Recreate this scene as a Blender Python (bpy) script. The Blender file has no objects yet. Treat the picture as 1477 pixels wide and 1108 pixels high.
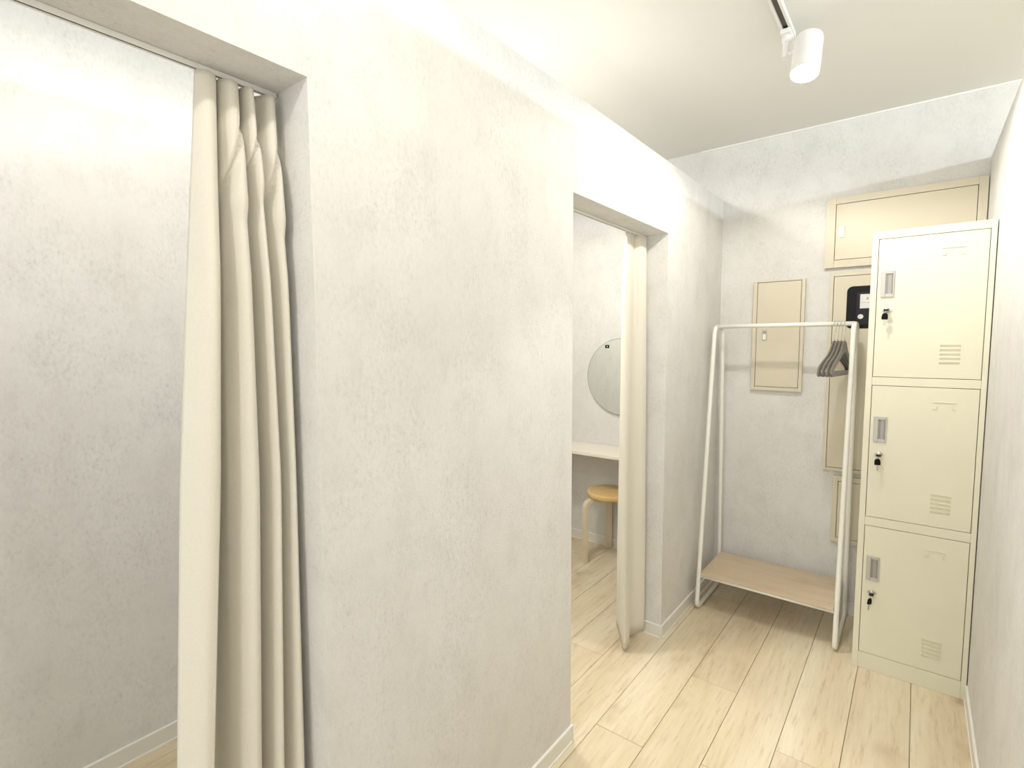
import bpy, bmesh, math, random
from mathutils import Vector, Matrix
random.seed(7)
sc = bpy.context.scene
COL = sc.collection
PI = math.pi

# ------------------------------------------------------------------ camera
CAM = Vector((0.8803, 0.0, 1.3665))
YAW, PITCH, ROLL, FPX = 0.6644, 0.0790, -0.0037, 746.8532
cy, sy, cp, sp = math.cos(YAW), math.sin(YAW), math.cos(PITCH), math.sin(PITCH)
fwd = Vector((-sy*cp, cy*cp, -sp)); right = Vector((cy, sy, 0)); up = right.cross(fwd)
cr, sr = math.cos(ROLL), math.sin(ROLL)
r2 = right*cr + up*sr; u2 = right*(-sr) + up*cr
cam = bpy.data.cameras.new('camera'); camo = bpy.data.objects.new('camera', cam); COL.objects.link(camo)
camo.matrix_world = Matrix(((r2.x, u2.x, -fwd.x, CAM.x), (r2.y, u2.y, -fwd.y, CAM.y), (r2.z, u2.z, -fwd.z, CAM.z), (0, 0, 0, 1)))
cam.sensor_fit = 'HORIZONTAL'; cam.sensor_width = 36.0; cam.lens = 36.0*FPX/1477.0
cam.clip_start = 0.02
sc.camera = camo

# ------------------------------------------------------------------ world, lights, exposure
w = bpy.data.worlds.new('shop_ambience'); sc.world = w; w.use_nodes = True
bg = w.node_tree.nodes['Background']
bg.inputs[0].default_value = (0.975, 0.985, 0.985, 1); bg.inputs[1].default_value = 1.55
sc.view_settings.view_transform = 'Standard'; sc.view_settings.look = 'None'
sc.view_settings.exposure = 0.74; sc.view_settings.gamma = 1.0
sc.view_settings.use_curve_mapping = False

def point_light(name, loc, watts, col, radius=0.03):
    l = bpy.data.lights.new(name, 'POINT'); l.energy = watts; l.color = col; l.shadow_soft_size = radius
    o = bpy.data.objects.new(name, l); COL.objects.link(o); o.location = loc
    return o
def spot_light(name, loc, target, watts, col, angle, blend, radius=0.03):
    l = bpy.data.lights.new(name, 'SPOT'); l.energy = watts; l.color = col; l.shadow_soft_size = radius
    l.spot_size = math.radians(angle); l.spot_blend = blend
    o = bpy.data.objects.new(name, l); COL.objects.link(o); o.location = loc
    o.rotation_euler = (Vector(target)-Vector(loc)).to_track_quat('-Z', 'Y').to_euler()
    return o
WARM = (1.0, 0.965, 0.89); COOL = (0.82, 0.91, 1.0)
# track lamp in view: wide spill plus the main beam, which leans towards the camera
LAMP = (0.545, 1.985, 2.235)
spot_light('lamp_spill_visible', LAMP, (0.545, 1.98, 0.0), 13.5, WARM, 168, 0.25, 0.022)
spot_light('lamp_beam_visible', LAMP, (0.42, 0.88, 0.0), 15.0, WARM, 62, 0.35, 0.022)
# the track's next lamps, above and behind the camera
spot_light('lamp_near_camera', (0.56, 0.455, 2.30), (0.56, 0.46, 0.0), 7.2, WARM, 168, 0.25, 0.025)
spot_light('lamp_behind_camera', (0.52, -1.10, 2.30), (0.52, -1.0, 0.0), 14.0, WARM, 168, 0.25, 0.03)
# unseen soft fill added over the two booths, mimicking bounced light
spot_light('fill_near_booth', (-0.20, 0.52, 2.37), (-0.30, 0.45, 0.0), 17.5, WARM, 170, 0.3, 0.09)
spot_light('fill_far_booth', (-0.42, 1.65, 2.36), (-0.45, 1.80, 0.0), 34.0, WARM, 170, 0.3, 0.09)
# ceiling lamp of the neighbouring shop floor, shining over the right partition
spot_light('lamp_shop_floor', (4.0, 0.9, 2.40), (3.0, 1.2, 0.0), 150.0, COOL, 175, 0.1, 0.05)

# ------------------------------------------------------------------ material helpers
def new_mat(name):
    m = bpy.data.materials.new(name); m.use_nodes = True
    nt = m.node_tree; b = nt.nodes['Principled BSDF']
    return m, nt, b
def plain(name, col, rough=0.5, metal=0.0, emit=None, estr=0.0, spec=0.5):
    m, nt, b = new_mat(name)
    b.inputs['Base Color'].default_value = (*col, 1); b.inputs['Roughness'].default_value = rough
    b.inputs['Metallic'].default_value = metal; b.inputs['Specular IOR Level'].default_value = spec
    if emit: b.inputs['Emission Color'].default_value = (*emit, 1); b.inputs['Emission Strength'].default_value = estr
    return m
def N(nt, typ, **kw):
    n = nt.nodes.new(typ)
    for k, v in kw.items(): setattr(n, k, v)
    return n
def noise(nt, vec, scale, detail=4, rough=0.6):
    n = N(nt, 'ShaderNodeTexNoise'); n.inputs['Scale'].default_value = scale
    n.inputs['Detail'].default_value = detail; n.inputs['Roughness'].default_value = rough
    nt.links.new(vec, n.inputs['Vector']); return n.outputs['Fac']
def ramp(nt, fac, stops):
    r = N(nt, 'ShaderNodeValToRGB'); e = r.color_ramp.elements
    while len(e) > 1: e.remove(e[-1])
    e[0].position = stops[0][0]; e[0].color = (*stops[0][1], 1)
    for p, c in stops[1:]:
        q = e.new(p); q.color = (*c, 1)
    nt.links.new(fac, r.inputs['Fac']); return r.outputs['Color']
def mapping(nt, vec, scale):
    mp = N(nt, 'ShaderNodeMapping'); mp.inputs['Scale'].default_value = scale
    nt.links.new(vec, mp.inputs['Vector']); return mp.outputs['Vector']
def mix(nt, a, b, fac, mode='MIX'):
    n = N(nt, 'ShaderNodeMix', data_type='RGBA', blend_type=mode)
    if isinstance(fac, (int, float)): n.inputs['Factor'].default_value = fac
    else: nt.links.new(fac, n.inputs['Factor'])
    for s, v in (('A', a), ('B', b)):
        sock = [i for i in n.inputs if i.name == s and i.type == 'RGBA'][0]
        if isinstance(v, tuple): sock.default_value = (*v, 1)
        else: nt.links.new(v, sock)
    return [o for o in n.outputs if o.type == 'RGBA'][0]
def bump(nt, b, height, strength, dist):
    n = N(nt, 'ShaderNodeBump'); n.inputs['Strength'].default_value = strength; n.inputs['Distance'].default_value = dist
    nt.links.new(height, n.inputs['Height']); nt.links.new(n.outputs['Normal'], b.inputs['Normal'])

def wallpaper():
    m, nt, b = new_mat('plaster_wallpaper')
    g = N(nt, 'ShaderNodeNewGeometry').outputs['Position']
    big = noise(nt, g, 2.6, 5, 0.62)
    mid = noise(nt, mapping(nt, g, (1, 1, 0.6)), 10, 7, 0.75)
    fine = noise(nt, mapping(nt, g, (1, 1, 0.6)), 110, 5, 0.8)
    c1 = ramp(nt, big, [(0.30, (0.765, 0.752, 0.728)), (0.52, (0.802, 0.795, 0.775)), (0.72, (0.832, 0.830, 0.818))])
    c2 = ramp(nt, mid, [(0.32, (0.85, 0.848, 0.842)), (0.50, (0.97, 0.97, 0.968)), (0.66, (1.0, 1.0, 1.0))])
    c3 = ramp(nt, fine, [(0.30, (0.66, 0.655, 0.64)), (0.46, (0.92, 0.92, 0.918)), (0.60, (1, 1, 1))])
    c = mix(nt, c1, c2, 0.55, 'MULTIPLY'); clus = ramp(nt, noise(nt, g, 5.0, 4, 0.65), [(0.38, (0.10, 0.10, 0.10)), (0.66, (0.75, 0.75, 0.75))])
    bw = N(nt, 'ShaderNodeRGBToBW'); nt.links.new(clus, bw.inputs[0])
    c = mix(nt, c, c3, bw.outputs[0], 'MULTIPLY')
    nt.links.new(c, b.inputs['Base Color'])
    b.inputs['Roughness'].default_value = 0.72; b.inputs['Specular IOR Level'].default_value = 0.25
    f2 = noise(nt, g, 190, 4, 0.7)
    bump(nt, b, f2, 0.35, 0.004)
    return m
def oak(name, light, dark, axis_scale, seed_by_object=True, grain=1.0):
    m, nt, b = new_mat(name)
    tc = N(nt, 'ShaderNodeTexCoord').outputs['Object']
    oi = N(nt, 'ShaderNodeObjectInfo')
    cmb = N(nt, 'ShaderNodeCombineXYZ')
    mul = N(nt, 'ShaderNodeMath', operation='MULTIPLY'); mul.inputs[1].default_value = 37.0
    nt.links.new(oi.outputs['Random'], mul.inputs[0])
    for k in range(3): nt.links.new(mul.outputs[0], cmb.inputs[k])
    add = N(nt, 'ShaderNodeVectorMath', operation='ADD')
    nt.links.new(tc, add.inputs[0]); nt.links.new(cmb.outputs[0], add.inputs[1])
    v = add.outputs[0]
    wide = noise(nt, mapping(nt, v, tuple(0.35*a for a in axis_scale)), 4.0, 5, 0.6)
    fib = noise(nt, mapping(nt, v, axis_scale), 16.0, 7, 0.72)
    knot = noise(nt, mapping(nt, v, tuple(0.5+0.06*a for a in axis_scale)), 7.0, 3, 0.5)
    mid = tuple((a+c)/2 for a, c in zip(light, dark))
    c1 = ramp(nt, wide, [(0.30, dark), (0.5, mid), (0.66, light)])
    c2 = ramp(nt, fib, [(0.30, (0.70, 0.66, 0.58)), (0.46, (0.95, 0.94, 0.92)), (0.62, (1, 1, 1))])
    c3 = ramp(nt, knot, [(0.22, (0.45, 0.38, 0.28)), (0.31, (0.86, 0.83, 0.78)), (0.42, (1, 1, 1))])
    c = mix(nt, c1, c2, 0.85*grain, 'MULTIPLY'); c = mix(nt, c, c3, 0.8*grain, 'MULTIPLY')
    tone = ramp(nt, oi.outputs['Random'], [(0.0, (0.94, 0.93, 0.915)), (1.0, (1.0, 1.0, 1.0))])
    if seed_by_object: c = mix(nt, c, tone, 1.0, 'MULTIPLY')
    nt.links.new(c, b.inputs['Base Color']); b.inputs['Roughness'].default_value = 0.42
    b.inputs['Specular IOR Level'].default_value = 0.4
    bump(nt, b, fib, 0.12, 0.002)
    return m
def fabric():
    m, nt, b = new_mat('curtain_cloth')
    g = N(nt, 'ShaderNodeNewGeometry').outputs['Position']
    f = noise(nt, mapping(nt, g, (1, 1, 0.3)), 900, 2, 0.5)
    c = ramp(nt, f, [(0.3, (0.735, 0.70, 0.61)), (0.7, (0.785, 0.755, 0.665))])
    nt.links.new(c, b.inputs['Base Color']); b.inputs['Roughness'].default_value = 0.9
    b.inputs['Specular IOR Level'].default_value = 0.1
    b.inputs['Sheen Weight'].default_value = 0.15
    bump(nt, b, f, 0.1, 0.001)
    return m
def painted_steel(name, col, rough=0.38):
    m, nt, b = new_mat(name)
    g = N(nt, 'ShaderNodeNewGeometry').outputs['Position']
    f = noise(nt, g, 6, 3, 0.5)
    c = ramp(nt, f, [(0.3, tuple(x*0.97 for x in col)), (0.7, col)])
    nt.links.new(c, b.inputs['Base Color']); b.inputs['Roughness'].default_value = rough
    bump(nt, b, noise(nt, g, 260, 2, 0.5), 0.04, 0.001)
    return m
def velvet():
    m, nt, b = new_mat('grey_flock')
    g = N(nt, 'ShaderNodeNewGeometry').outputs['Position']
    c = ramp(nt, noise(nt, g, 400, 3, 0.6), [(0.3, (0.135, 0.122, 0.088)), (0.7, (0.235, 0.215, 0.165))])
    nt.links.new(c, b.inputs['Base Color']); b.inputs['Roughness'].default_value = 0.95
    b.inputs['Sheen Weight'].default_value = 0.4
    return m
M = dict(
    paper=wallpaper(),
    ceil=plain('ceiling_paint', (0.80, 0.80, 0.765), 0.85, spec=0.2),
    base=plain('baseboard_vinyl', (0.83, 0.815, 0.76), 0.45),
    bead=plain('caulk_and_cap_highlight', (0.92, 0.91, 0.87), 0.5),  # caulk of shoe and ceiling joint; also the highlight painted on baseboard caps
    floor=oak('pale_oak_floor', (0.87, 0.785, 0.61), (0.72, 0.60, 0.41), (5.0, 0.42, 5.0)),
    joint=plain('floor_joint', (0.46, 0.38, 0.26), 0.8),
    shelf=oak('oak_shelf_board', (0.74, 0.62, 0.46), (0.64, 0.51, 0.36), (0.55, 6.0, 6.0), False, 0.6),
    birch=oak('birch_seat', (0.78, 0.56, 0.26), (0.68, 0.45, 0.18), (2.0, 0.6, 2.0), False, 0.5),
    leg=plain('birch_leg', (0.78, 0.68, 0.52), 0.45),
    desk=plain('white_melamine', (0.86, 0.80, 0.70), 0.35),
    cloth=fabric(),
    locker=painted_steel('cream_locker_steel', (0.80, 0.775, 0.625)),
    panel=painted_steel('beige_panel_steel', (0.71, 0.65, 0.515), 0.42),
    gap=plain('gap_shade_black', (0.035, 0.03, 0.022), 0.8),  # near-black that stands for shade in door gaps and the rail slot
    white=painted_steel('white_powder_coat', (0.92, 0.91, 0.85), 0.35),
    plastic=plain('white_plastic', (0.88, 0.875, 0.85), 0.4),
    grey=plain('grey_handle_plastic', (0.50, 0.49, 0.46), 0.35, 0.25),
    greyd=plain('grey_handle_cup', (0.36, 0.35, 0.33), 0.35, 0.25),
    chrome=plain('chrome', (0.62, 0.62, 0.60), 0.22, 1.0),
    nickel=plain('brushed_nickel', (0.55, 0.54, 0.50), 0.35, 0.9),
    black=plain('black_plastic', (0.004, 0.004, 0.005), 0.3, spec=0.15),
    black2=plain('dark_grey_meter', (0.016, 0.016, 0.018), 0.4, spec=0.2),
    paperlabel=plain('paper_label', (0.80, 0.80, 0.80), 0.6),
    velvet=velvet(),
    mirror=plain('mirror_glass', (0.86, 0.89, 0.86), 0.02, 1.0),
    glassedge=plain('mirror_edge', (0.33, 0.40, 0.35), 0.25),
    track=plain('track_white', (0.80, 0.79, 0.76), 0.45),
    slot=plain('track_slot', (0.10, 0.095, 0.075), 0.5, 0.4),
    lampwhite=plain('lamp_white', (0.90, 0.90, 0.89), 0.4),
    bulb=plain('lamp_lens', (1, 1, 1), 0.4, emit=(1.0, 0.97, 0.90), estr=45.0),
)

# ------------------------------------------------------------------ mesh helpers
def link(name, bm, mat, parent=None, smooth=False, bevel=0.0, seg=2, recalc=True):
    if recalc: bmesh.ops.recalc_face_normals(bm, faces=bm.faces[:])
    me = bpy.data.meshes.new(name); bm.to_mesh(me); bm.free()
    mats = mat if isinstance(mat, (list, tuple)) else [mat]
    for q in mats: me.materials.append(q)
    o = bpy.data.objects.new(name, me); COL.objects.link(o)
    if parent: o.parent = parent
    if smooth:
        for p in me.polygons: p.use_smooth = True
    if bevel > 0:
        md = o.modifiers.new('bevel', 'BEVEL'); md.width = bevel; md.segments = seg; md.limit_method = 'ANGLE'; md.angle_limit = 0.7
        md.harden_normals = False
    return o
def box(bm, x0, x1, y0, y1, z0, z1, mi=0):
    v = [bm.verts.new(p) for p in ((x0,y0,z0),(x1,y0,z0),(x1,y1,z0),(x0,y1,z0),(x0,y0,z1),(x1,y0,z1),(x1,y1,z1),(x0,y1,z1))]
    for f in ((3,2,1,0),(4,5,6,7),(0,1,5,4),(1,2,6,5),(2,3,7,6),(3,0,4,7)):
        q = bm.faces.new([v[i] for i in f]); q.material_index = mi
def boxes(*bs):
    bm = bmesh.new()
    for b in bs: box(bm, *b)
    return bm
def prism(bm, pts, axis, a, b):
    """outline pts extruded along axis (0,1,2) from a to b"""
    def mk(p, t):
        if axis == 0: return (t, p[0], p[1])
        if axis == 1: return (p[0], t, p[1])
        return (p[0], p[1], t)
    va = [bm.verts.new(mk(p, a)) for p in pts]; vb = [bm.verts.new(mk(p, b)) for p in pts]
    bm.faces.new(va); bm.faces.new(vb[::-1])
    n = len(pts)
    for i in range(n): bm.faces.new((va[i], va[(i+1) % n], vb[(i+1) % n], vb[i]))
def tube(bm, pts, r, seg=12, closed=False, caps=True):
    pts = [Vector(p) for p in pts]; n = len(pts); rings = []
    prev = None
    for i, p in enumerate(pts):
        if closed: t = pts[(i+1) % n]-pts[i-1]
        elif i == 0: t = pts[1]-p
        elif i == n-1: t = p-pts[i-1]
        else: t = (pts[i+1]-p).normalized()+(p-pts[i-1]).normalized()
        t.normalize()
        if prev is None:
            a = Vector((0, 0, 1)) if abs(t.z) < 0.9 else Vector((1, 0, 0))
            nrm = t.cross(a).normalized()
        else:
            nrm = (prev-t*prev.dot(t)).normalized()
        prev = nrm; bi = t.cross(nrm)
        rr = r[i] if isinstance(r, (list, tuple)) else r
        rings.append([bm.verts.new(p+(nrm*math.cos(k*2*PI/seg)+bi*math.sin(k*2*PI/seg))*rr) for k in range(seg)])
    m = n if closed else n-1
    for i in range(m):
        A, B = rings[i], rings[(i+1) % n]
        for k in range(seg): bm.faces.new((A[k], A[(k+1) % seg], B[(k+1) % seg], B[k]))
    if caps and not closed:
        bm.faces.new(rings[0][::-1]); bm.faces.new(rings[-1])
def fillet(pts, rad, n=6, closed=False):
    pts = [Vector(p) for p in pts]; out = []; N_ = len(pts)
    for i, p in enumerate(pts):
        if not closed and i in (0, N_-1): out.append(p); continue
        a = pts[i-1]; b = pts[(i+1) % N_]
        da = (a-p).normalized(); db = (b-p).normalized()
        ang = da.angle(db); rr = rad[i] if isinstance(rad, (list, tuple)) else rad
        d = min(rr/math.tan(ang/2), 0.49*(a-p).length, 0.49*(b-p).length)
        s, e = p+da*d, p+db*d
        for k in range(n+1):
            t = k/n
            out.append(s*(1-t)**2+p*2*t*(1-t)+e*t*t)
    return out
def lathe(bm, prof, org, axis, seg=32):
    """profile (radius, height) turned about axis through org"""
    ax = Vector(axis).normalized(); a = Vector((1, 0, 0)) if abs(ax.x) < 0.9 else Vector((0, 1, 0))
    n = ax.cross(a).normalized(); b = ax.cross(n); org = Vector(org); rings = []
    for r, h in prof:
        if r < 1e-6: rings.append([bm.verts.new(org+ax*h)])
        else: rings.append([bm.verts.new(org+ax*h+(n*math.cos(k*2*PI/seg)+b*math.sin(k*2*PI/seg))*r) for k in range(seg)])
    for A, B in zip(rings, rings[1:]):
        if len(A) == 1 and len(B) == 1: continue
        for k in range(seg):
            k2 = (k+1) % seg
            if len(A) == 1: bm.faces.new((A[0], B[k2], B[k]))
            elif len(B) == 1: bm.faces.new((A[k], A[k2], B[0]))
            else: bm.faces.new((A[k], A[k2], B[k2], B[k]))
def rrect(x0, x1, z0, z1, r, n=5):
    pts = []
    for cx, cz, a0 in ((x1-r, z1-r, 0), (x0+r, z1-r, 90), (x0+r, z0+r, 180), (x1-r, z0+r, 270)):
        for k in range(n+1):
            a = math.radians(a0+90*k/n); pts.append((cx+r*math.cos(a), cz+r*math.sin(a)))
    return pts
def catmull(P, per=8):
    P = [Vector(p) for p in P]; out = []
    Q = [P[0]*2-P[1]]+P+[P[-1]*2-P[-2]]
    for i in range(1, len(Q)-2):
        p0, p1, p2, p3 = Q[i-1:i+3]
        for k in range(per):
            t = k/per
            out.append(0.5*((2*p1)+(p2-p0)*t+(2*p0-5*p1+4*p2-p3)*t*t+(3*p1-p0-3*p2+p3)*t**3))
    out.append(P[-1]); return out
def smooth_by_angle(o, deg=40):
    me = o.data
    for p in me.polygons: p.use_smooth = True
    bm = bmesh.new(); bm.from_mesh(me)
    for e in bm.edges:
        if len(e.link_faces) == 2 and e.calc_face_angle(0) > math.radians(deg): e.smooth = False
    bm.to_mesh(me); bm.free()
def thing(name, label, cat, loc=(0, 0, 0), group=None):
    o = bpy.data.objects.new(name, None); COL.objects.link(o); o.location = loc
    o.empty_display_size = 0.05
    tag(o, label, cat, group); return o
def tag(o, label, cat, group=None):
    o['label'] = label; o['category'] = cat
    if group: o['group'] = group
    return o
def struct(o, label):
    o['kind'] = 'structure'; o['label'] = label; return o
def put(o, parent):
    """parent keeping world placement of world-space mesh under an offset empty"""
    o.parent = parent; o.location = -parent.location; return o

# ------------------------------------------------------------------ dimensions of the place (metres)
PT = 2.1409      # partition height
CH = 2.431       # ceiling height
YB = 3.017       # back wall
YB2 = 3.074      # end wall of the far booth
W = 1.0865       # right partition
T = 0.125        # left partition thickness
D1 = 1.098       # depth of booths
ZL = 1.8411      # lintel
Y1, Y2, Y3 = 0.5346, 1.4417, 2.2359
Y0 = -0.26
YN = -1.7        # near end of the corridor
BH = 0.0598

# ------------------------------------------------------------------ structure
fl = struct(link('floor', boxes((-D1-0.1, 6.5, -3.2, YB2+0.15, -0.06, -0.0095)), M['joint']), 'pale oak plank floor of corridor and booths')
struct(link('ceiling', boxes((-D1-0.1, 6.5, -3.2, YB2+0.15, CH, CH+0.08)), M['ceil']), 'plain off-white ceiling carrying the lighting track')
bm = bmesh.new()
prism(bm, [(YN, 0), (Y0, 0), (Y0, ZL), (Y1, ZL), (Y1, 0), (Y2, 0), (Y2, ZL), (Y3, ZL), (Y3, 0), (YB, 0), (YB, PT), (YN, PT)], 0, -T, 0.0)
struct(link('wall_left', bm, M['paper']), 'plaster-look partition wall with two curtained doorways')
struct(link('wall_right', boxes((W, W+0.1, YN, YB, 0, PT)), M['paper']), 'plaster-look partition beside the cream locker')
struct(link('wall_back', boxes((-T, 6.5, YB, YB+0.12, 0, PT), (-0.33, -T, YB, YB+0.12, PT, CH), (-T, 6.5, YB, YB+0.12, PT, CH)), M['paper']), 'back wall carrying the beige electrical panels')
struct(link('wall_booth_end', boxes((-0.33, -T, YB2, YB2+0.12, 0, PT), (-D1, -0.33, YB2, YB2+0.12, 0, CH)), M['paper']), 'end wall of the far booth carrying the mirror')
struct(link('wall_booth_rear', boxes((-D1-0.1, -D1, -3.2, YB2+0.12, 0, CH)), M['paper']), 'rear wall of the near booth seen through its doorway')
struct(link('wall_booth_divider', boxes((-D1, -T, 1.02, 1.10, 0, PT)), M['paper']), 'partition between the two booths')

# floor planks: 178 mm wide, staggered end joints
PW = 0.1778
pl_len = 1.23
plank_cache = {}
def plank(x0, x1, y0, y1):
    g = 0.0008
    key = (round(x1-x0, 4), round(y1-y0, 4))
    if key not in plank_cache:
        bm = bmesh.new(); hw = (x1-x0)/2-g; hl = (y1-y0)/2-g
        c = 0.0012
        bot = [(-hw, -hl), (hw, -hl), (hw, hl), (-hw, hl)]; top = [(-hw+c, -hl+c), (hw-c, -hl+c), (hw-c, hl-c), (-hw+c, hl-c)]
        v0 = [bm.verts.new((*p, -0.009)) for p in bot]; v1 = [bm.verts.new((*p, -c)) for p in bot]; v2 = [bm.verts.new((*p, 0)) for p in top]
        bm.faces.new(v2)
        for A, B in ((v0, v1), (v1, v2)):
            for k in range(4): bm.faces.new((A[k], A[(k+1) % 4], B[(k+1) % 4], B[k]))
        o = link('plank', bm, M['floor'], fl); plank_cache[key] = o.data
    else:
        o = bpy.data.objects.new('plank', plank_cache[key]); COL.objects.link(o); o.parent = fl
    o.location = ((x0+x1)/2, (y0+y1)/2, 0)
STAG = {-1: 2.45, 0: 2.80, 1: 2.05, 2: 1.62, 3: 1.83, 4: 2.70, 5: 1.45, -2: 1.95, -3: 2.85, -4: 2.2, -5: 1.6, -6: 2.6, -7: 2.0}
for k in range(-7, 6):
    x0 = 0.03+PW*k; x1 = x0+PW
    x0c, x1c = max(x0, -D1), min(x1, W)
    if x1c-x0c < 0.01: continue
    top = YB2 if x1c <= -T+0.05 else YB
    y = STAG[k]
    while y > YN: y -= pl_len
    while y < top-0.001:
        a, b_ = max(y, YN), min(y+pl_len, top)
        if b_-a > 0.02: plank(x0c, x1c, a, b_)
        y += pl_len
# neighbouring shop floor, plain
struct(link('floor_shop', boxes((W+0.1, 6.5, -3.2, YB, -0.0095, 0.0)), M['floor']), 'floor beyond the right partition')

# baseboards: slab, cap edge painted lighter as its highlight, and a shoe bead
def baseboard(name, runs, label):
    bm = bmesh.new()
    for (x0, y0, x1, y1) in runs:
        a = Vector((x0, y0)); b_ = Vector((x1, y1)); d = (b_-a).normalized(); n = Vector((d.y, -d.x))   # n = room side (right of run)
        prof = [(0, 0), (0.0085, 0), (0.0085, 0.004), (0.006, 0.0055), (0.006, BH-0.004), (0.0075, BH-0.003), (0.006, BH), (0, BH)]
        rings = []
        for p in (a, b_):
            rings.append([bm.verts.new((p.x+n.x*o_, p.y+n.y*o_, z)) for o_, z in prof])
        m_ = len(prof)
        for i in range(m_):
            f = bm.faces.new((rings[0][i], rings[0][(i+1) % m_], rings[1][(i+1) % m_], rings[1][i]))
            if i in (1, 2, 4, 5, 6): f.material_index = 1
        bm.faces.new(rings[0]); bm.faces.new(rings[1][::-1])
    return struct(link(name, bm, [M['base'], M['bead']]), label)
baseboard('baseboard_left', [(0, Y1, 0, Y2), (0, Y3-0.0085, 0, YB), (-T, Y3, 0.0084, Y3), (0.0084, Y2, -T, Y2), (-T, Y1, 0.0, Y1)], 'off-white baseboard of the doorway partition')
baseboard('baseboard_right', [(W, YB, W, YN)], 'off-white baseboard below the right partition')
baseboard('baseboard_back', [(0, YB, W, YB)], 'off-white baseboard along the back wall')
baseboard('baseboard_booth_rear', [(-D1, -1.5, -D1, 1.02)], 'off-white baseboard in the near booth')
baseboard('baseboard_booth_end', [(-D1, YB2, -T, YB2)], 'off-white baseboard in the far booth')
struct(link('trim_1', boxes((-T, 6.5, YB-0.005, YB, CH-0.006, CH)), M['bead']), 'thin white joint between back wall and ceiling')

# ------------------------------------------------------------------ three-door locker
LX0, LX1, LY, LH = 0.7181, 1.0835, 2.5374, 1.8
lk = thing('locker', 'tall cream steel locker with three stacked doors beside the right wall', 'locker', ((LX0+LX1)/2, LY+0.22, 0))
DX0, DX1 = 0.741, 1.0655
doors_z = [(0.071, 0.612), (0.652, 1.190), (1.2265, 1.768)]
g = 0.0018
bm = bmesh.new()
box(bm, LX0, LX1, LY+0.020, 2.985, 0, LH)
box(bm, LX0, DX0-g, LY, LY+0.020, 0, LH); box(bm, DX1+g, LX1, LY, LY+0.020, 0, LH)
zs = [0.0]+[z for p in doors_z for z in p]+[LH]
for a, b_ in ((zs[0], zs[1]), (zs[2], zs[3]), (zs[4], zs[5]), (zs[6], zs[7])):
    box(bm, DX0-g, DX1+g, LY, LY+0.020, a+(g if a else 0), b_-(g if b_ < LH else 0))
body = put(link('body', bm, M['locker'], bevel=0.0015), lk)
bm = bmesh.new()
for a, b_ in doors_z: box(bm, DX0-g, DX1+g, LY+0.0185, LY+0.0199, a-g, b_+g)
put(link('gap_shade', bm, M['gap']), lk)  # dark sheets behind the doors paint the shade of their gaps
key_label = {2: 'small black-headed key hanging from the top locker door lock', 1: 'small black-headed key hanging from the middle locker door lock', 0: 'small black-headed key hanging from the bottom locker door lock'}
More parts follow.
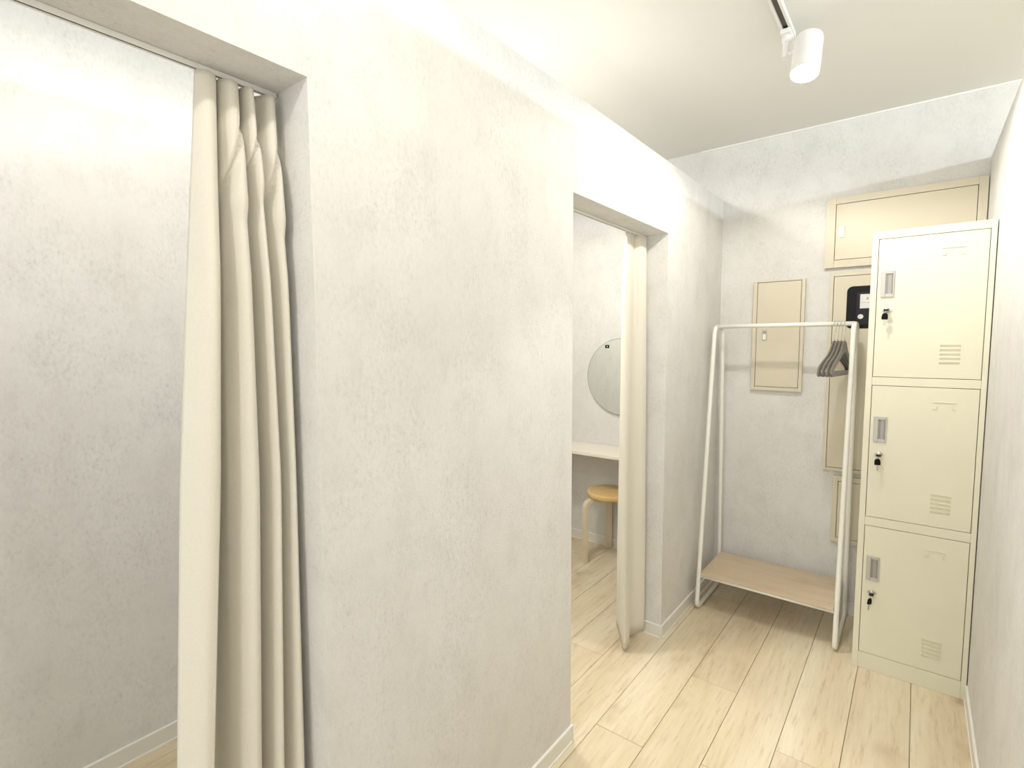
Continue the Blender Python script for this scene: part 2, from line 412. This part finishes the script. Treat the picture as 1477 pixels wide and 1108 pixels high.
for di, (z0, z1) in enumerate(doors_z):
    d = put(link('door', boxes((DX0, DX1, LY+0.0008, LY+0.018, z0, z1)), M['locker'], bevel=0.0012), lk)
    def sub(name, bm, mat, **kw):
        o = link(name, bm, mat, **kw); o.parent = d; return o
    zh = z1-0.125      # top of the handle
    hx0, hx1, h0 = 0.7525, 0.7955, zh-0.102
    # handle: plate with sunken finger cup
    bm = bmesh.new(); yo, yi = LY-0.0055, LY+0.0006
    cx0, cx1, cz0, cz1 = hx0+0.015, hx1-0.005, h0+0.013, zh-0.011
    box(bm, hx0, cx0, yo, yi, h0, zh); box(bm, cx1, hx1, yo, yi, h0, zh)
    box(bm, cx0, cx1, yo, yi, h0, cz0); box(bm, cx0, cx1, yo, yi, cz1, zh)
    hd = sub('handle', bm, M['grey'], bevel=0.0012)
    hd['label'] = 'grey plastic handle plate with a finger cup'
    bm = bmesh.new()
    prism(bm, [(cx0, LY-0.003), (cx0+0.008, LY+0.0004), (cx1-0.004, LY+0.0004), (cx1, LY-0.0045), (cx1, LY+0.0007), (cx0, LY+0.0007)], 2, cz0, cz1)
    sub('handle_cup', bm, M['greyd'])
    # lock
    lx, lz = 0.775, zh-0.153
    bm = bmesh.new()
    lathe(bm, [(0.0, -0.0008), (0.0115, -0.0008), (0.0115, 0.003), (0.0085, 0.005), (0.0085, 0.012), (0.0065, 0.013), (0.0, 0.013)], (lx, LY, lz), (0, -1, 0), 20)
    box(bm, lx-0.016, lx+0.016, LY-0.0025, LY+0.0006, lz-0.004, lz+0.005)
    lo = sub('lock', bm, M['nickel']); smooth_by_angle(lo); lo['label'] = 'small nickel cam lock'
    # louvres
    vx0, vx1 = 0.944, 1.003
    for q in range(5):
        zt = z0+0.129-q*0.0162
        bm = bmesh.new()
        prism(bm, [(LY+0.001, zt), (LY-0.0045, zt), (LY-0.0045, zt-0.0012), (LY+0.0004, zt-0.0105), (LY+0.001, zt-0.0105)], 0, vx0, vx1)
        sub('louvre', bm, M['locker'])
    # pressed name-card holder
    nz = z1-0.056
    bm = bmesh.new()
    box(bm, 0.935, 1.001, LY-0.0026, LY+0.001, nz, nz+0.0035)
    sub('card_holder', bm, M['locker'], bevel=0.0007)
    for s, xx in ((1, 0.935), (-1, 1.001)):
        bm = bmesh.new()
        box(bm, min(xx, xx+s*0.009), max(xx, xx+s*0.009), LY-0.0026, LY+0.001, nz-0.026, nz-0.0225)
        box(bm, min(xx+s*0.009, xx+s*0.0115), max(xx+s*0.009, xx+s*0.0115), LY-0.0026, LY+0.001, nz-0.026, nz-0.014)
        sub('card_hook', bm, M['locker'], bevel=0.0007)
    # key
    kx, ky, kz = lx-0.001, LY-0.032, lz-0.006
    k = thing('key', key_label[di], 'key', (kx, ky, kz), 'locker keys')
    bm = bmesh.new()
    prism(bm, [(-0.008, -0.003), (0.008, -0.003), (0.008, 0.003), (-0.008, 0.003)], 1, 0.0, 0.020)
    bow_in = link('inserted_bow', bm, M['black'], k, bevel=0.001); bow_in.location = (0.001, 0, 0.006)
    ring = bmesh.new()
    tube(ring, [(0, 0.004+0.0055*math.sin(a*2*PI/20)*0.6, -0.002+0.0075*math.cos(a*2*PI/20)) for a in range(20)], 0.0009, 6, closed=True)
    smooth_by_angle(link('ring', ring, M['chrome'], k), 60)
    tilt = [0.12, -0.05, 0.03][di]
    bm = bmesh.new()
    outl = [(-0.0045, 0.0), (0.0045, 0.0), (0.0095, -0.006), (0.0105, -0.018), (0.0095, -0.0255), (-0.0095, -0.0255), (-0.0105, -0.018), (-0.0095, -0.006)]
    prism(bm, outl, 1, -0.0016, 0.0016)
    bo = link('bow', bm, M['black'], k, bevel=0.0009); bo.location = (-0.002, -0.002, -0.006); bo.rotation_euler = (0, tilt, [0.9, 0.15, 0.1][di])
    bm = bmesh.new()
    prism(bm, [(-0.0035, -0.0255), (0.0035, -0.0255), (0.0035, -0.046), (0.0, -0.0505), (-0.0035, -0.046)], 1, -0.0008, 0.0008)
    bl = link('blade', bm, M['chrome'], k); bl.location = bo.location; bl.rotation_euler = bo.rotation_euler

# ------------------------------------------------------------------ electrical panels on the back wall
def panel(name, label, x0, x1, z0, z1, dx0, dx1, dz0, dz1, latch=None, proud=0.024):
    t = thing(name, label, 'electrical panel', ((x0+x1)/2, YB, z0))
    yf = YB-proud; gg = 0.0021
    bm = bmesh.new()
    box(bm, x0, dx0-gg, yf, YB-0.0005, z0, z1); box(bm, dx1+gg, x1, yf, YB-0.0005, z0, z1)
    box(bm, dx0-gg, dx1+gg, yf, YB-0.0005, z0, dz0-gg); box(bm, dx0-gg, dx1+gg, yf, YB-0.0005, dz1+gg, z1)
    put(link('frame', bm, M['panel'], bevel=0.0012), t)
    put(link('gap_shade', boxes((dx0-gg, dx1+gg, YB-0.004, YB-0.001, dz0-gg, dz1+gg)), M['gap']), t)  # dark plate painting the shade between door and frame
    d = put(link('door', boxes((dx0, dx1, yf+0.001, YB-0.005, dz0, dz1)), M['panel'], bevel=0.001), t)
    if latch:
        lx, lz = latch
        o = link('latch', boxes((lx-0.011, lx+0.011, yf-0.003, yf+0.0012, lz-0.027, lz+0.027)), M['nickel'], bevel=0.002); o.parent = d
        o['label'] = 'small metal push latch'
        o = link('latch_lever', boxes((lx-0.0075, lx+0.0075, yf-0.0055, yf-0.0028, lz-0.022, lz+0.006)), M['plastic'], bevel=0.001); o.parent = d
        o = link('latch_button', boxes((lx-0.0075, lx+0.0075, yf-0.0045, yf-0.0028, lz+0.010, lz+0.021)), M['greyd'], bevel=0.001); o.parent = d
    return t, d, yf
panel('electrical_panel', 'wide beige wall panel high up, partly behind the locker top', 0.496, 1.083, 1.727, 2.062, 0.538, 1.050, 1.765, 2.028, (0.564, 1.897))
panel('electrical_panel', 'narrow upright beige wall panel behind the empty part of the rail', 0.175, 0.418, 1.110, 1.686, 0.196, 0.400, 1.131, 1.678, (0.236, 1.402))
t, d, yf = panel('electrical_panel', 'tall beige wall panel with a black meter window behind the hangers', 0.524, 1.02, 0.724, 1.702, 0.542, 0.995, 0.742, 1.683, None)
bm = bmesh.new(); prism(bm, rrect(0.597, 0.80, 1.430, 1.632, 0.025), 1, yf-0.0012, yf+0.0012)
o = link('meter_window', bm, M['black']); o.parent = d; o['label'] = 'black rounded window over the meter'
o = link('meter', boxes((0.637, 0.745, yf-0.004, yf-0.0011, 1.447, 1.602)), M['black2'], bevel=0.002); o.parent = d
bm = boxes((0.6515, 0.705, yf-0.0055, yf-0.0039, 1.525, 1.592)); box(bm, 0.677, 0.684, yf-0.0057, yf-0.0050, 1.566, 1.577, 1); box(bm, 0.655, 0.700, yf-0.0057, yf-0.0050, 1.5505, 1.5520, 1)
o = link('meter_label', bm, [M['paperlabel'], M['greyd']]); o.parent = d
bm = bmesh.new(); lathe(bm, [(0, 0), (0.0115, 0), (0.0115, 0.003), (0.008, 0.004), (0.004, 0.0025), (0, 0.0025)], (0.656, yf-0.0039, 1.486), (0, -1, 0), 20)
o = link('meter_dial', bm, M['paperlabel']); o.parent = d
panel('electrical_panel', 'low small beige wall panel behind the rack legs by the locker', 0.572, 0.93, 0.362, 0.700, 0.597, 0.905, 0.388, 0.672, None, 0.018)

# ------------------------------------------------------------------ garment rack
RX0, RX1 = 0.048, 0.650
rk = thing('garment_rack', 'white tubular garment rack with a wooden bottom shelf', 'clothes rack', ((RX0+RX1)/2, 2.77, 0))
TR = 0.0105
FY, BY, TFY, TBY, TZ = 2.588, 2.962, 2.768, 2.905, 1.448
for xx in (RX0, RX1):
    pts = fillet([(xx, FY, TR+0.003), (xx, TFY, TZ), (xx, TBY, TZ), (xx, BY, TR+0.003)], [0.035, 0.05, 0.05, 0.035], 7, closed=True)
    bm = bmesh.new(); tube(bm, pts, TR, 14, closed=True)
    put(link('side_frame', bm, M['white'], smooth=True), rk)
    for yy in (FY+0.05, BY-0.05):
        bm = bmesh.new(); lathe(bm, [(0, 0), (0.008, 0), (0.008, 0.005), (0, 0.005)], (xx, yy, 0), (0, 0, 1), 12)
        put(link('foot_pad', bm, M['greyd']), rk)
RAILY = TFY+0.02
bm = bmesh.new(); tube(bm, [(RX0, RAILY, TZ), (RX1, RAILY, TZ)], TR, 14)
put(link('rail', bm, M['white'], smooth=True), rk)
def leg_y(z, front=True):
    a = (z-TR)/(TZ-TR)
    return FY+(TFY-FY)*a if front else BY+(TBY-BY)*a
SZ = 0.197
for front in (True, False):
    yy = leg_y(SZ-0.02, front)
    bm = bmesh.new(); tube(bm, [(RX0, yy, SZ-0.021), (RX1, yy, SZ-0.021)], 0.0075, 12)
    put(link('shelf_bar', bm, M['white'], smooth=True), rk)
put(link('shelf', boxes((RX0+0.0115, RX1-0.0115, leg_y(SZ)-0.012, leg_y(SZ, False)-0.012, SZ-0.0135, SZ)), M['shelf'], bevel=0.001), rk)['label'] = 'pale oak shelf board'

# ------------------------------------------------------------------ hangers
def hanger_mesh():
    O = [(0, 0.0), (0.014, -0.002), (0.026, -0.010), (0.036, -0.024), (0.050, -0.044), (0.080, -0.066), (0.120, -0.086), (0.156, -0.106), (0.174, -0.124), (0.180, -0.146), (0.172, -0.158), (0.10, -0.158), (0, -0.158)]
    I = [(0, -0.052), (0.012, -0.055), (0.022, -0.060), (0.032, -0.067), (0.044, -0.075), (0.072, -0.090), (0.104, -0.106), (0.132, -0.121), (0.146, -0.130), (0.150, -0.136), (0.146, -0.140), (0.10, -0.140), (0, -0.140)]
    O = O+[(-a, b) for a, b in O[-2:0:-1]]; I = I+[(-a, b) for a, b in I[-2:0:-1]]
    bm = bmesh.new(); th = 0.0032; n = len(O)
    A = [[bm.verts.new((s, a, b)) for a, b in L] for L in (O, I) for s in (-th, th)]
    oa, ob, ia, ib = A
    for k in range(n):
        j = (k+1) % n
        bm.faces.new((oa[k], oa[j], ia[j], ia[k])); bm.faces.new((ob[j], ob[k], ib[k], ib[j]))
        bm.faces.new((oa[j], oa[k], ob[k], ob[j])); bm.faces.new((ia[k], ia[j], ib[j], ib[k]))
    return bm
HB = TZ-TR-0.066     # neck height
hl = ['grey velvet hanger at the left end of the hanger bunch', 'grey velvet hanger second from the left in the bunch', 'grey velvet hanger second from the right in the bunch', 'grey velvet hanger at the right end, nearest the rack corner']
proto = None
for i, (hx, rz) in enumerate(((0.576, -0.222), (0.589, -0.200), (0.602, -0.175), (0.615, -0.150))):
    if proto is None:
        h = thing('clothes_hanger', hl[i], 'hanger', (hx, RAILY, HB), 'grey hangers on the rail')
        b_ = link('body', hanger_mesh(), M['velvet'], h, bevel=0.0016)
        bm = bmesh.new()
        pts = [(0, 0, -0.004), (0, 0, 0.028)]
        R_ = TR+0.0022; zc = 0.066+TR-0.0004
        pts += [(0, 0.006, 0.040), (0, 0.012, 0.050)]
        for k in range(11):
            a = math.radians(-30+k*23); pts.append((0, R_*1.12*math.cos(a), zc-TR+0.0105+R_*math.sin(a)*1.0))
        tube(bm, catmull(pts, 3), 0.0016, 8)
        c_ = link('hook', bm, M['chrome'], h, smooth=True)
        proto = (h, b_, c_)
    else:
        h = proto[0].copy(); COL.objects.link(h); h['label'] = hl[i]
        for q in proto[1:]:
            c = q.copy(); COL.objects.link(c); c.parent = h
    h.location = (hx, RAILY, HB); h.rotation_euler = (0, 0, rz)

# ------------------------------------------------------------------ lighting track and spotlight
TX = 0.482
tr = thing('lighting_track', 'slim white ceiling track with a dark slot', 'light track', (TX, 0.4, CH-0.02))
bm = bmesh.new()
ty0, ty1 = YN, 2.085
box(bm, TX-0.017, TX-0.008, ty0, ty1, CH-0.019, CH-0.0005); box(bm, TX+0.008, TX+0.017, ty0, ty1, CH-0.019, CH-0.0005); box(bm, TX-0.008, TX+0.008, ty1-0.004, ty1, CH-0.019, CH-0.0005)
put(link('channel', bm, M['track'], bevel=0.001), tr)
put(link('slot', boxes((TX-0.008, TX+0.008, ty0, ty1-0.004, CH-0.013, CH-0.0005)), M['slot']), tr)
sp_ = thing('track_spotlight', 'white cylindrical spotlight clipped to the end of the ceiling track', 'spotlight', (TX, 2.03, CH-0.02))
bm = bmesh.new(); box(bm, TX-0.0155, TX+0.0155, 1.995, 2.055, CH-0.034, CH-0.0195); 
lathe(bm, [(0, 0), (0.0155, 0), (0.0155, 0.018), (0.012, 0.022), (0, 0.022)], (TX, 2.025, CH-0.034), (0, 0, -1), 20)
o = put(link('adapter', bm, M['lampwhite'], bevel=0.0015), sp_)
bm = bmesh.new(); tube(bm, [(TX, 2.025, CH-0.052), (TX-0.002, 2.022, CH-0.075), (TX-0.001, 2.015, CH-0.108)], [0.011, 0.0095, 0.0105], 14)
tube(bm, [(TX, 2.017, CH-0.098), (TX+0.028, 2.02, CH-0.094)], 0.008, 12)
o = put(link('arm', bm, M['lampwhite']), sp_); smooth_by_angle(o)
lamp_axis = Vector((-0.02, -0.30, -1.0)).normalized(); lamp_org = Vector((TX+0.066, 2.030, CH-0.056))
bm = bmesh.new()
lathe(bm, [(0, 0), (0.034, 0), (0.042, 0.006), (0.0435, 0.014), (0.0435, 0.135), (0.0415, 0.136), (0.040, 0.124), (0.0, 0.122)], lamp_org, lamp_axis, 36)
o = put(link('lamp_head', bm, M['lampwhite']), sp_); smooth_by_angle(o)
bm = bmesh.new(); lathe(bm, [(0, 0.1225), (0.039, 0.1225), (0.039, 0.1265), (0.0, 0.130)], lamp_org, lamp_axis, 36)
o = put(link('lens', bm, M['bulb']), sp_); o['label'] = 'glowing lamp lens'

# ------------------------------------------------------------------ curtains
def curtain(name, label, levels, loc, hooks, per=7, rows=46):
    """levels: list of (z, [(x, y), ...]) from the top down with equal counts"""
    t = thing(name, label, 'curtain', loc)
    lev = sorted(levels, key=lambda l: -l[0]); z_top, z_bot = lev[0][0], lev[-1][0]
    bm = bmesh.new(); grid = []
    if rows == 0:
        for z, P in lev: grid.append([bm.verts.new(v) for v in catmull([(x, y, z) for x, y in P], per)])
    for r in range(rows+1 if rows else 0):
        f = r/rows; z = z_top+(z_bot-z_top)*(f**1.25)
        for i in range(len(lev)-1):
            if lev[i][0] >= z-1e-9 >= lev[i+1][0]-1e-6: break
        a, b_ = lev[i], lev[i+1]
        s = (a[0]-z)/max(1e-6, a[0]-b_[0]); s = max(0, min(1, s))
        if i == 0: s = s*s*(3-2*s)
        P = [((1-s)*p[0]+s*q[0], (1-s)*p[1]+s*q[1], z) for p, q in zip(a[1], b_[1])]
        grid.append([bm.verts.new(v) for v in catmull(P, per)])
    for A, B in zip(grid, grid[1:]):
        for k in range(len(A)-1): bm.faces.new((A[k], A[k+1], B[k+1], B[k]))
    o = put(link('cloth', bm, M['cloth'], smooth=True, recalc=False), t)
    md = o.modifiers.new('thickness', 'SOLIDIFY'); md.thickness = 0.0022; md.offset = 0
    for (hx, hy, hz) in hooks:
        bm = bmesh.new()
        box(bm, hx-0.0035, hx+0.0035, hy-0.0035, hy+0.0035, hz-0.004, hz+0.012)
        tube(bm, catmull([(hx, hy, hz+0.001), (hx+0.003, hy-0.003, hz-0.010), (hx+0.006, hy-0.002, hz-0.018), (hx+0.005, hy+0.003, hz-0.012)], 4), 0.0016, 8)
        put(link('hook', bm, M['plastic']), t)
    return t
def rail(name, label, y0, y1, x):
    bm = bmesh.new()
    box(bm, x-0.0065, x-0.0025, y0, y1, ZL-0.009, ZL-0.0003); box(bm, x+0.0025, x+0.0065, y0, y1, ZL-0.009, ZL-0.0003); box(bm, x-0.0025, x+0.0025, y0, y1, ZL-0.003, ZL-0.0003)
    t = thing(name, label, 'curtain rail', (x, (y0+y1)/2, ZL-0.01))
    put(link('channel', bm, M['plastic'], bevel=0.0008), t)
    put(link('slot', boxes((x-0.0025, x+0.0025, y0, y1, ZL-0.0075, ZL-0.003)), M['gap']), t)
    for yy in (y0, y1):
        put(link('end_cap', boxes((x-0.007, x+0.007, yy-0.003 if yy == y0 else yy, yy if yy == y0 else yy+0.003, ZL-0.0095, ZL-0.0002)), M['plastic'], bevel=0.001), t)
    return t
RLX = -0.107
rail('curtain_rail', 'white curtain rail under the near doorway lintel', Y0+0.01, Y1-0.006, RLX)
rail('curtain_rail', 'white curtain rail under the far doorway lintel', Y2+0.01, Y3-0.006, RLX)

# near curtain: pinch-pleated heading, four folds; edges of the folds along y at a set of heights, precomputed from image pixels
ZK = [1.826, 1.68, 1.11, 0.58, 0.0]
FE = [([0.388, 0.377, 0.334, 0.304, 0.270], [0.424, 0.418, 0.396, 0.359, 0.322]),
      ([0.427, 0.424, 0.410, 0.392, 0.372], [0.461, 0.461, 0.463, 0.444, 0.425]),
      ([0.466, 0.465, 0.469, 0.450, 0.432], [0.485, 0.488, 0.497, 0.483, 0.470]),
      ([0.503, 0.493, 0.500, 0.487, 0.474], [0.525, 0.527, 0.527, 0.526, 0.525])]
CREASE = [None, (1.775, 1.615), (1.765, 1.655), (1.760, 1.595)]
def at(z, v):
    for i in range(len(ZK)-1):
        if z >= ZK[i+1] or i == len(ZK)-2:
            s = (ZK[i]-z)/(ZK[i]-ZK[i+1]); s = max(0.0, min(1.0, s)); return v[i]*(1-s)+v[i+1]*s
def c1_profile(z):
    low = max(0.0, min(1.0, (1.826-z)/0.35))                 # 0 at the heading, 1 below it
    P = []
    for k, (a, b_) in enumerate(FE):
        yl, yr = at(z, a), at(z, b_); n = 12
        if k: P.append((-0.116-0.034*low, (at(z, FE[k-1][1])+yl)/2)); 
        for i in range(n+1):
            t = i/n
            e = 0.5+0.25*low
            tt = t**(1/e) if k else t
            arc = math.sin(PI*min(1.0, 0.10+0.86*t)**(0.95+0.35*low))
            x = -0.112-0.010*low+(0.030+0.036*low)*max(0.0, arc)**0.75
            if CREASE[k]:
                z0, z1 = CREASE[k]; c = 1.05-1.15*(z0-z)/(z0-z1)
                if z1-0.03 < z < z0+0.03:
                    act = min(1.0, (z0+0.03-z)/0.03, (z-z1+0.03)/0.03)
                    x -= act*0.022*math.exp(-((t-c)/0.11)**2)
                    x += act*0.010/(1+math.exp(-(t-c)*30))
            P.append((x, yl+(yr-yl)*t))
    P.append((-0.118, at(z, FE[-1][1])+0.002))
    return P
lev1 = []
zz = 1.826
while zz > 0.02:
    lev1.append((zz, c1_profile(zz))); zz -= 0.012 if zz > 1.5 else 0.06
lev1.append((0.016, c1_profile(0.016)))
curtain('curtain', 'thick cream curtain gathered at the near doorway jamb', lev1, (RLX, 0.45, ZL),
        [(RLX, 0.398, 1.832), (RLX, 0.440, 1.832), (RLX, 0.478, 1.832), (RLX, 0.516, 1.832)], 2, 0)
# far curtain: y values solved beforehand from image pixel columns at assumed depths
lev2 = [(1.826, [(-0.108, 2.036), (-0.098, 2.035), (-0.092, 2.049), (-0.100, 2.093), (-0.104, 2.104), (-0.103, 2.112), (-0.096, 2.114), (-0.094, 2.121), (-0.086, 2.132), (-0.084, 2.163), (-0.092, 2.211), (-0.108, 2.227), (-0.118, 2.229)]),
(1.630, [(-0.118, 2.033), (-0.100, 2.006), (-0.084, 2.005), (-0.080, 2.029), (-0.096, 2.094), (-0.100, 2.104), (-0.100, 2.114), (-0.094, 2.122), (-0.084, 2.127), (-0.074, 2.148), (-0.080, 2.191), (-0.104, 2.226), (-0.120, 2.229)]),
(1.050, [(-0.128, 2.050), (-0.104, 2.008), (-0.084, 1.997), (-0.074, 2.015), (-0.090, 2.073), (-0.100, 2.096), (-0.102, 2.108), (-0.096, 2.122), (-0.086, 2.138), (-0.072, 2.158), (-0.076, 2.201), (-0.104, 2.226), (-0.120, 2.229)]),
(0.450, [(-0.150, 2.084), (-0.118, 2.027), (-0.088, 1.996), (-0.072, 2.010), (-0.086, 2.070), (-0.100, 2.098), (-0.104, 2.112), (-0.098, 2.135), (-0.086, 2.153), (-0.070, 2.177), (-0.074, 2.213), (-0.104, 2.226), (-0.120, 2.229)]),
(0.020, [(-0.198, 2.181), (-0.165, 2.140), (-0.115, 2.063), (-0.080, 2.022), (-0.078, 2.067), (-0.100, 2.102), (-0.106, 2.120), (-0.100, 2.145), (-0.088, 2.173), (-0.074, 2.203), (-0.076, 2.218), (-0.104, 2.226), (-0.120, 2.229)])]
curtain('curtain', 'narrow cream curtain bunched at the far doorway jamb', lev2, (RLX, 2.11, ZL),
        [(RLX, 2.040, 1.832), (RLX, 2.120, 1.832), (RLX, 2.212, 1.832)])

# ------------------------------------------------------------------ far booth: mirror, desk, stool
mr = thing('mirror', 'round frameless wall mirror in the far booth', 'mirror', (-0.600, YB2, 1.150))
bm = bmesh.new(); lathe(bm, [(0, 0.0005), (0.238, 0.0005), (0.2495, 0.004), (0.2495, 0.0165), (0.2475, 0.018), (0.244, 0.0182), (0, 0.0182)], (-0.618, YB2, 1.146), (0, -1, 0), 72)
o = put(link('edge', bm, M['glassedge']), mr); smooth_by_angle(o)
bm = bmesh.new(); lathe(bm, [(0, 0.0183), (0.2455, 0.0183), (0.2440, 0.0193), (0, 0.0193)], (-0.618, YB2, 1.146), (0, -1, 0), 72)
put(link('glass', bm, M['mirror']), mr)
o = put(link('sticker', boxes((-0.735, -0.706, YB2-0.0202, YB2-0.0192, 1.330, 1.352)), M['black']), mr); o['label'] = 'small black square sticker'
bm = bmesh.new(); prism(bm, rrect(-0.7245, -0.7155, 1.336, 1.3465, 0.003, 3), 1, YB2-0.0206, YB2-0.0201)
put(link('sticker_mark', bm, M['grey']), mr)

dk = thing('desk', 'thin pale wall-mounted desk top below the round mirror', 'desk', (-0.6, 2.93, 0.68))
put(link('top', boxes((-D1+0.001, -T-0.001, 2.785, YB2-0.001, 0.666, 0.686)), M['desk'], bevel=0.0015), dk)
for bx in (-1.0, -0.25):
    bm = bmesh.new(); box(bm, bx-0.015, bx+0.015, YB2-0.2, YB2-0.001, 0.661, 0.6655); box(bm, bx-0.015, bx+0.015, YB2-0.006, YB2-0.001, 0.50, 0.661)
    put(link('bracket', bm, M['white'], bevel=0.001), dk)

sx, sy_ = -0.605, 2.895
st = thing('stool', 'round birch stool with three bent legs under the far desk', 'stool', (sx, sy_, 0))
bm = bmesh.new(); lathe(bm, [(0, 0.402), (0.132, 0.402), (0.141, 0.406), (0.145, 0.414), (0.145, 0.430), (0.141, 0.4375), (0.133, 0.440), (0, 0.440)], (0, 0, 0), (0, 0, 1), 48)
o = link('seat', bm, M['birch'], st); smooth_by_angle(o, 50)
for ang in (239, 119, 359):
    a = math.radians(ang); dr = Vector((math.cos(a), math.sin(a), 0)); sd = Vector((-dr.y, dr.x, 0))
    path = fillet([dr*0.07+Vector((0, 0, 0.390)), dr*0.176+Vector((0, 0, 0.390)), dr*0.178], 0.055, 8)
    bm = bmesh.new(); rings = []
    for i, p in enumerate(path):
        if i == 0: tt = path[1]-p
        elif i == len(path)-1: tt = p-path[i-1]
        else: tt = path[i+1]-path[i-1]
        tt.normalize(); nn = sd.cross(tt)
        hw, ht = 0.020, 0.0115
        rings.append([bm.verts.new(p+sd*(hw*u)+nn*(ht*v)) for u, v in ((-1, -1), (1, -1), (1, 1), (-1, 1))])
    for A, B in zip(rings, rings[1:]):
        for k in range(4): bm.faces.new((A[k], A[(k+1) % 4], B[(k+1) % 4], B[k]))
    bm.faces.new(rings[0][::-1]); bm.faces.new(rings[-1])
    link('leg', bm, M['leg'], st, bevel=0.002)
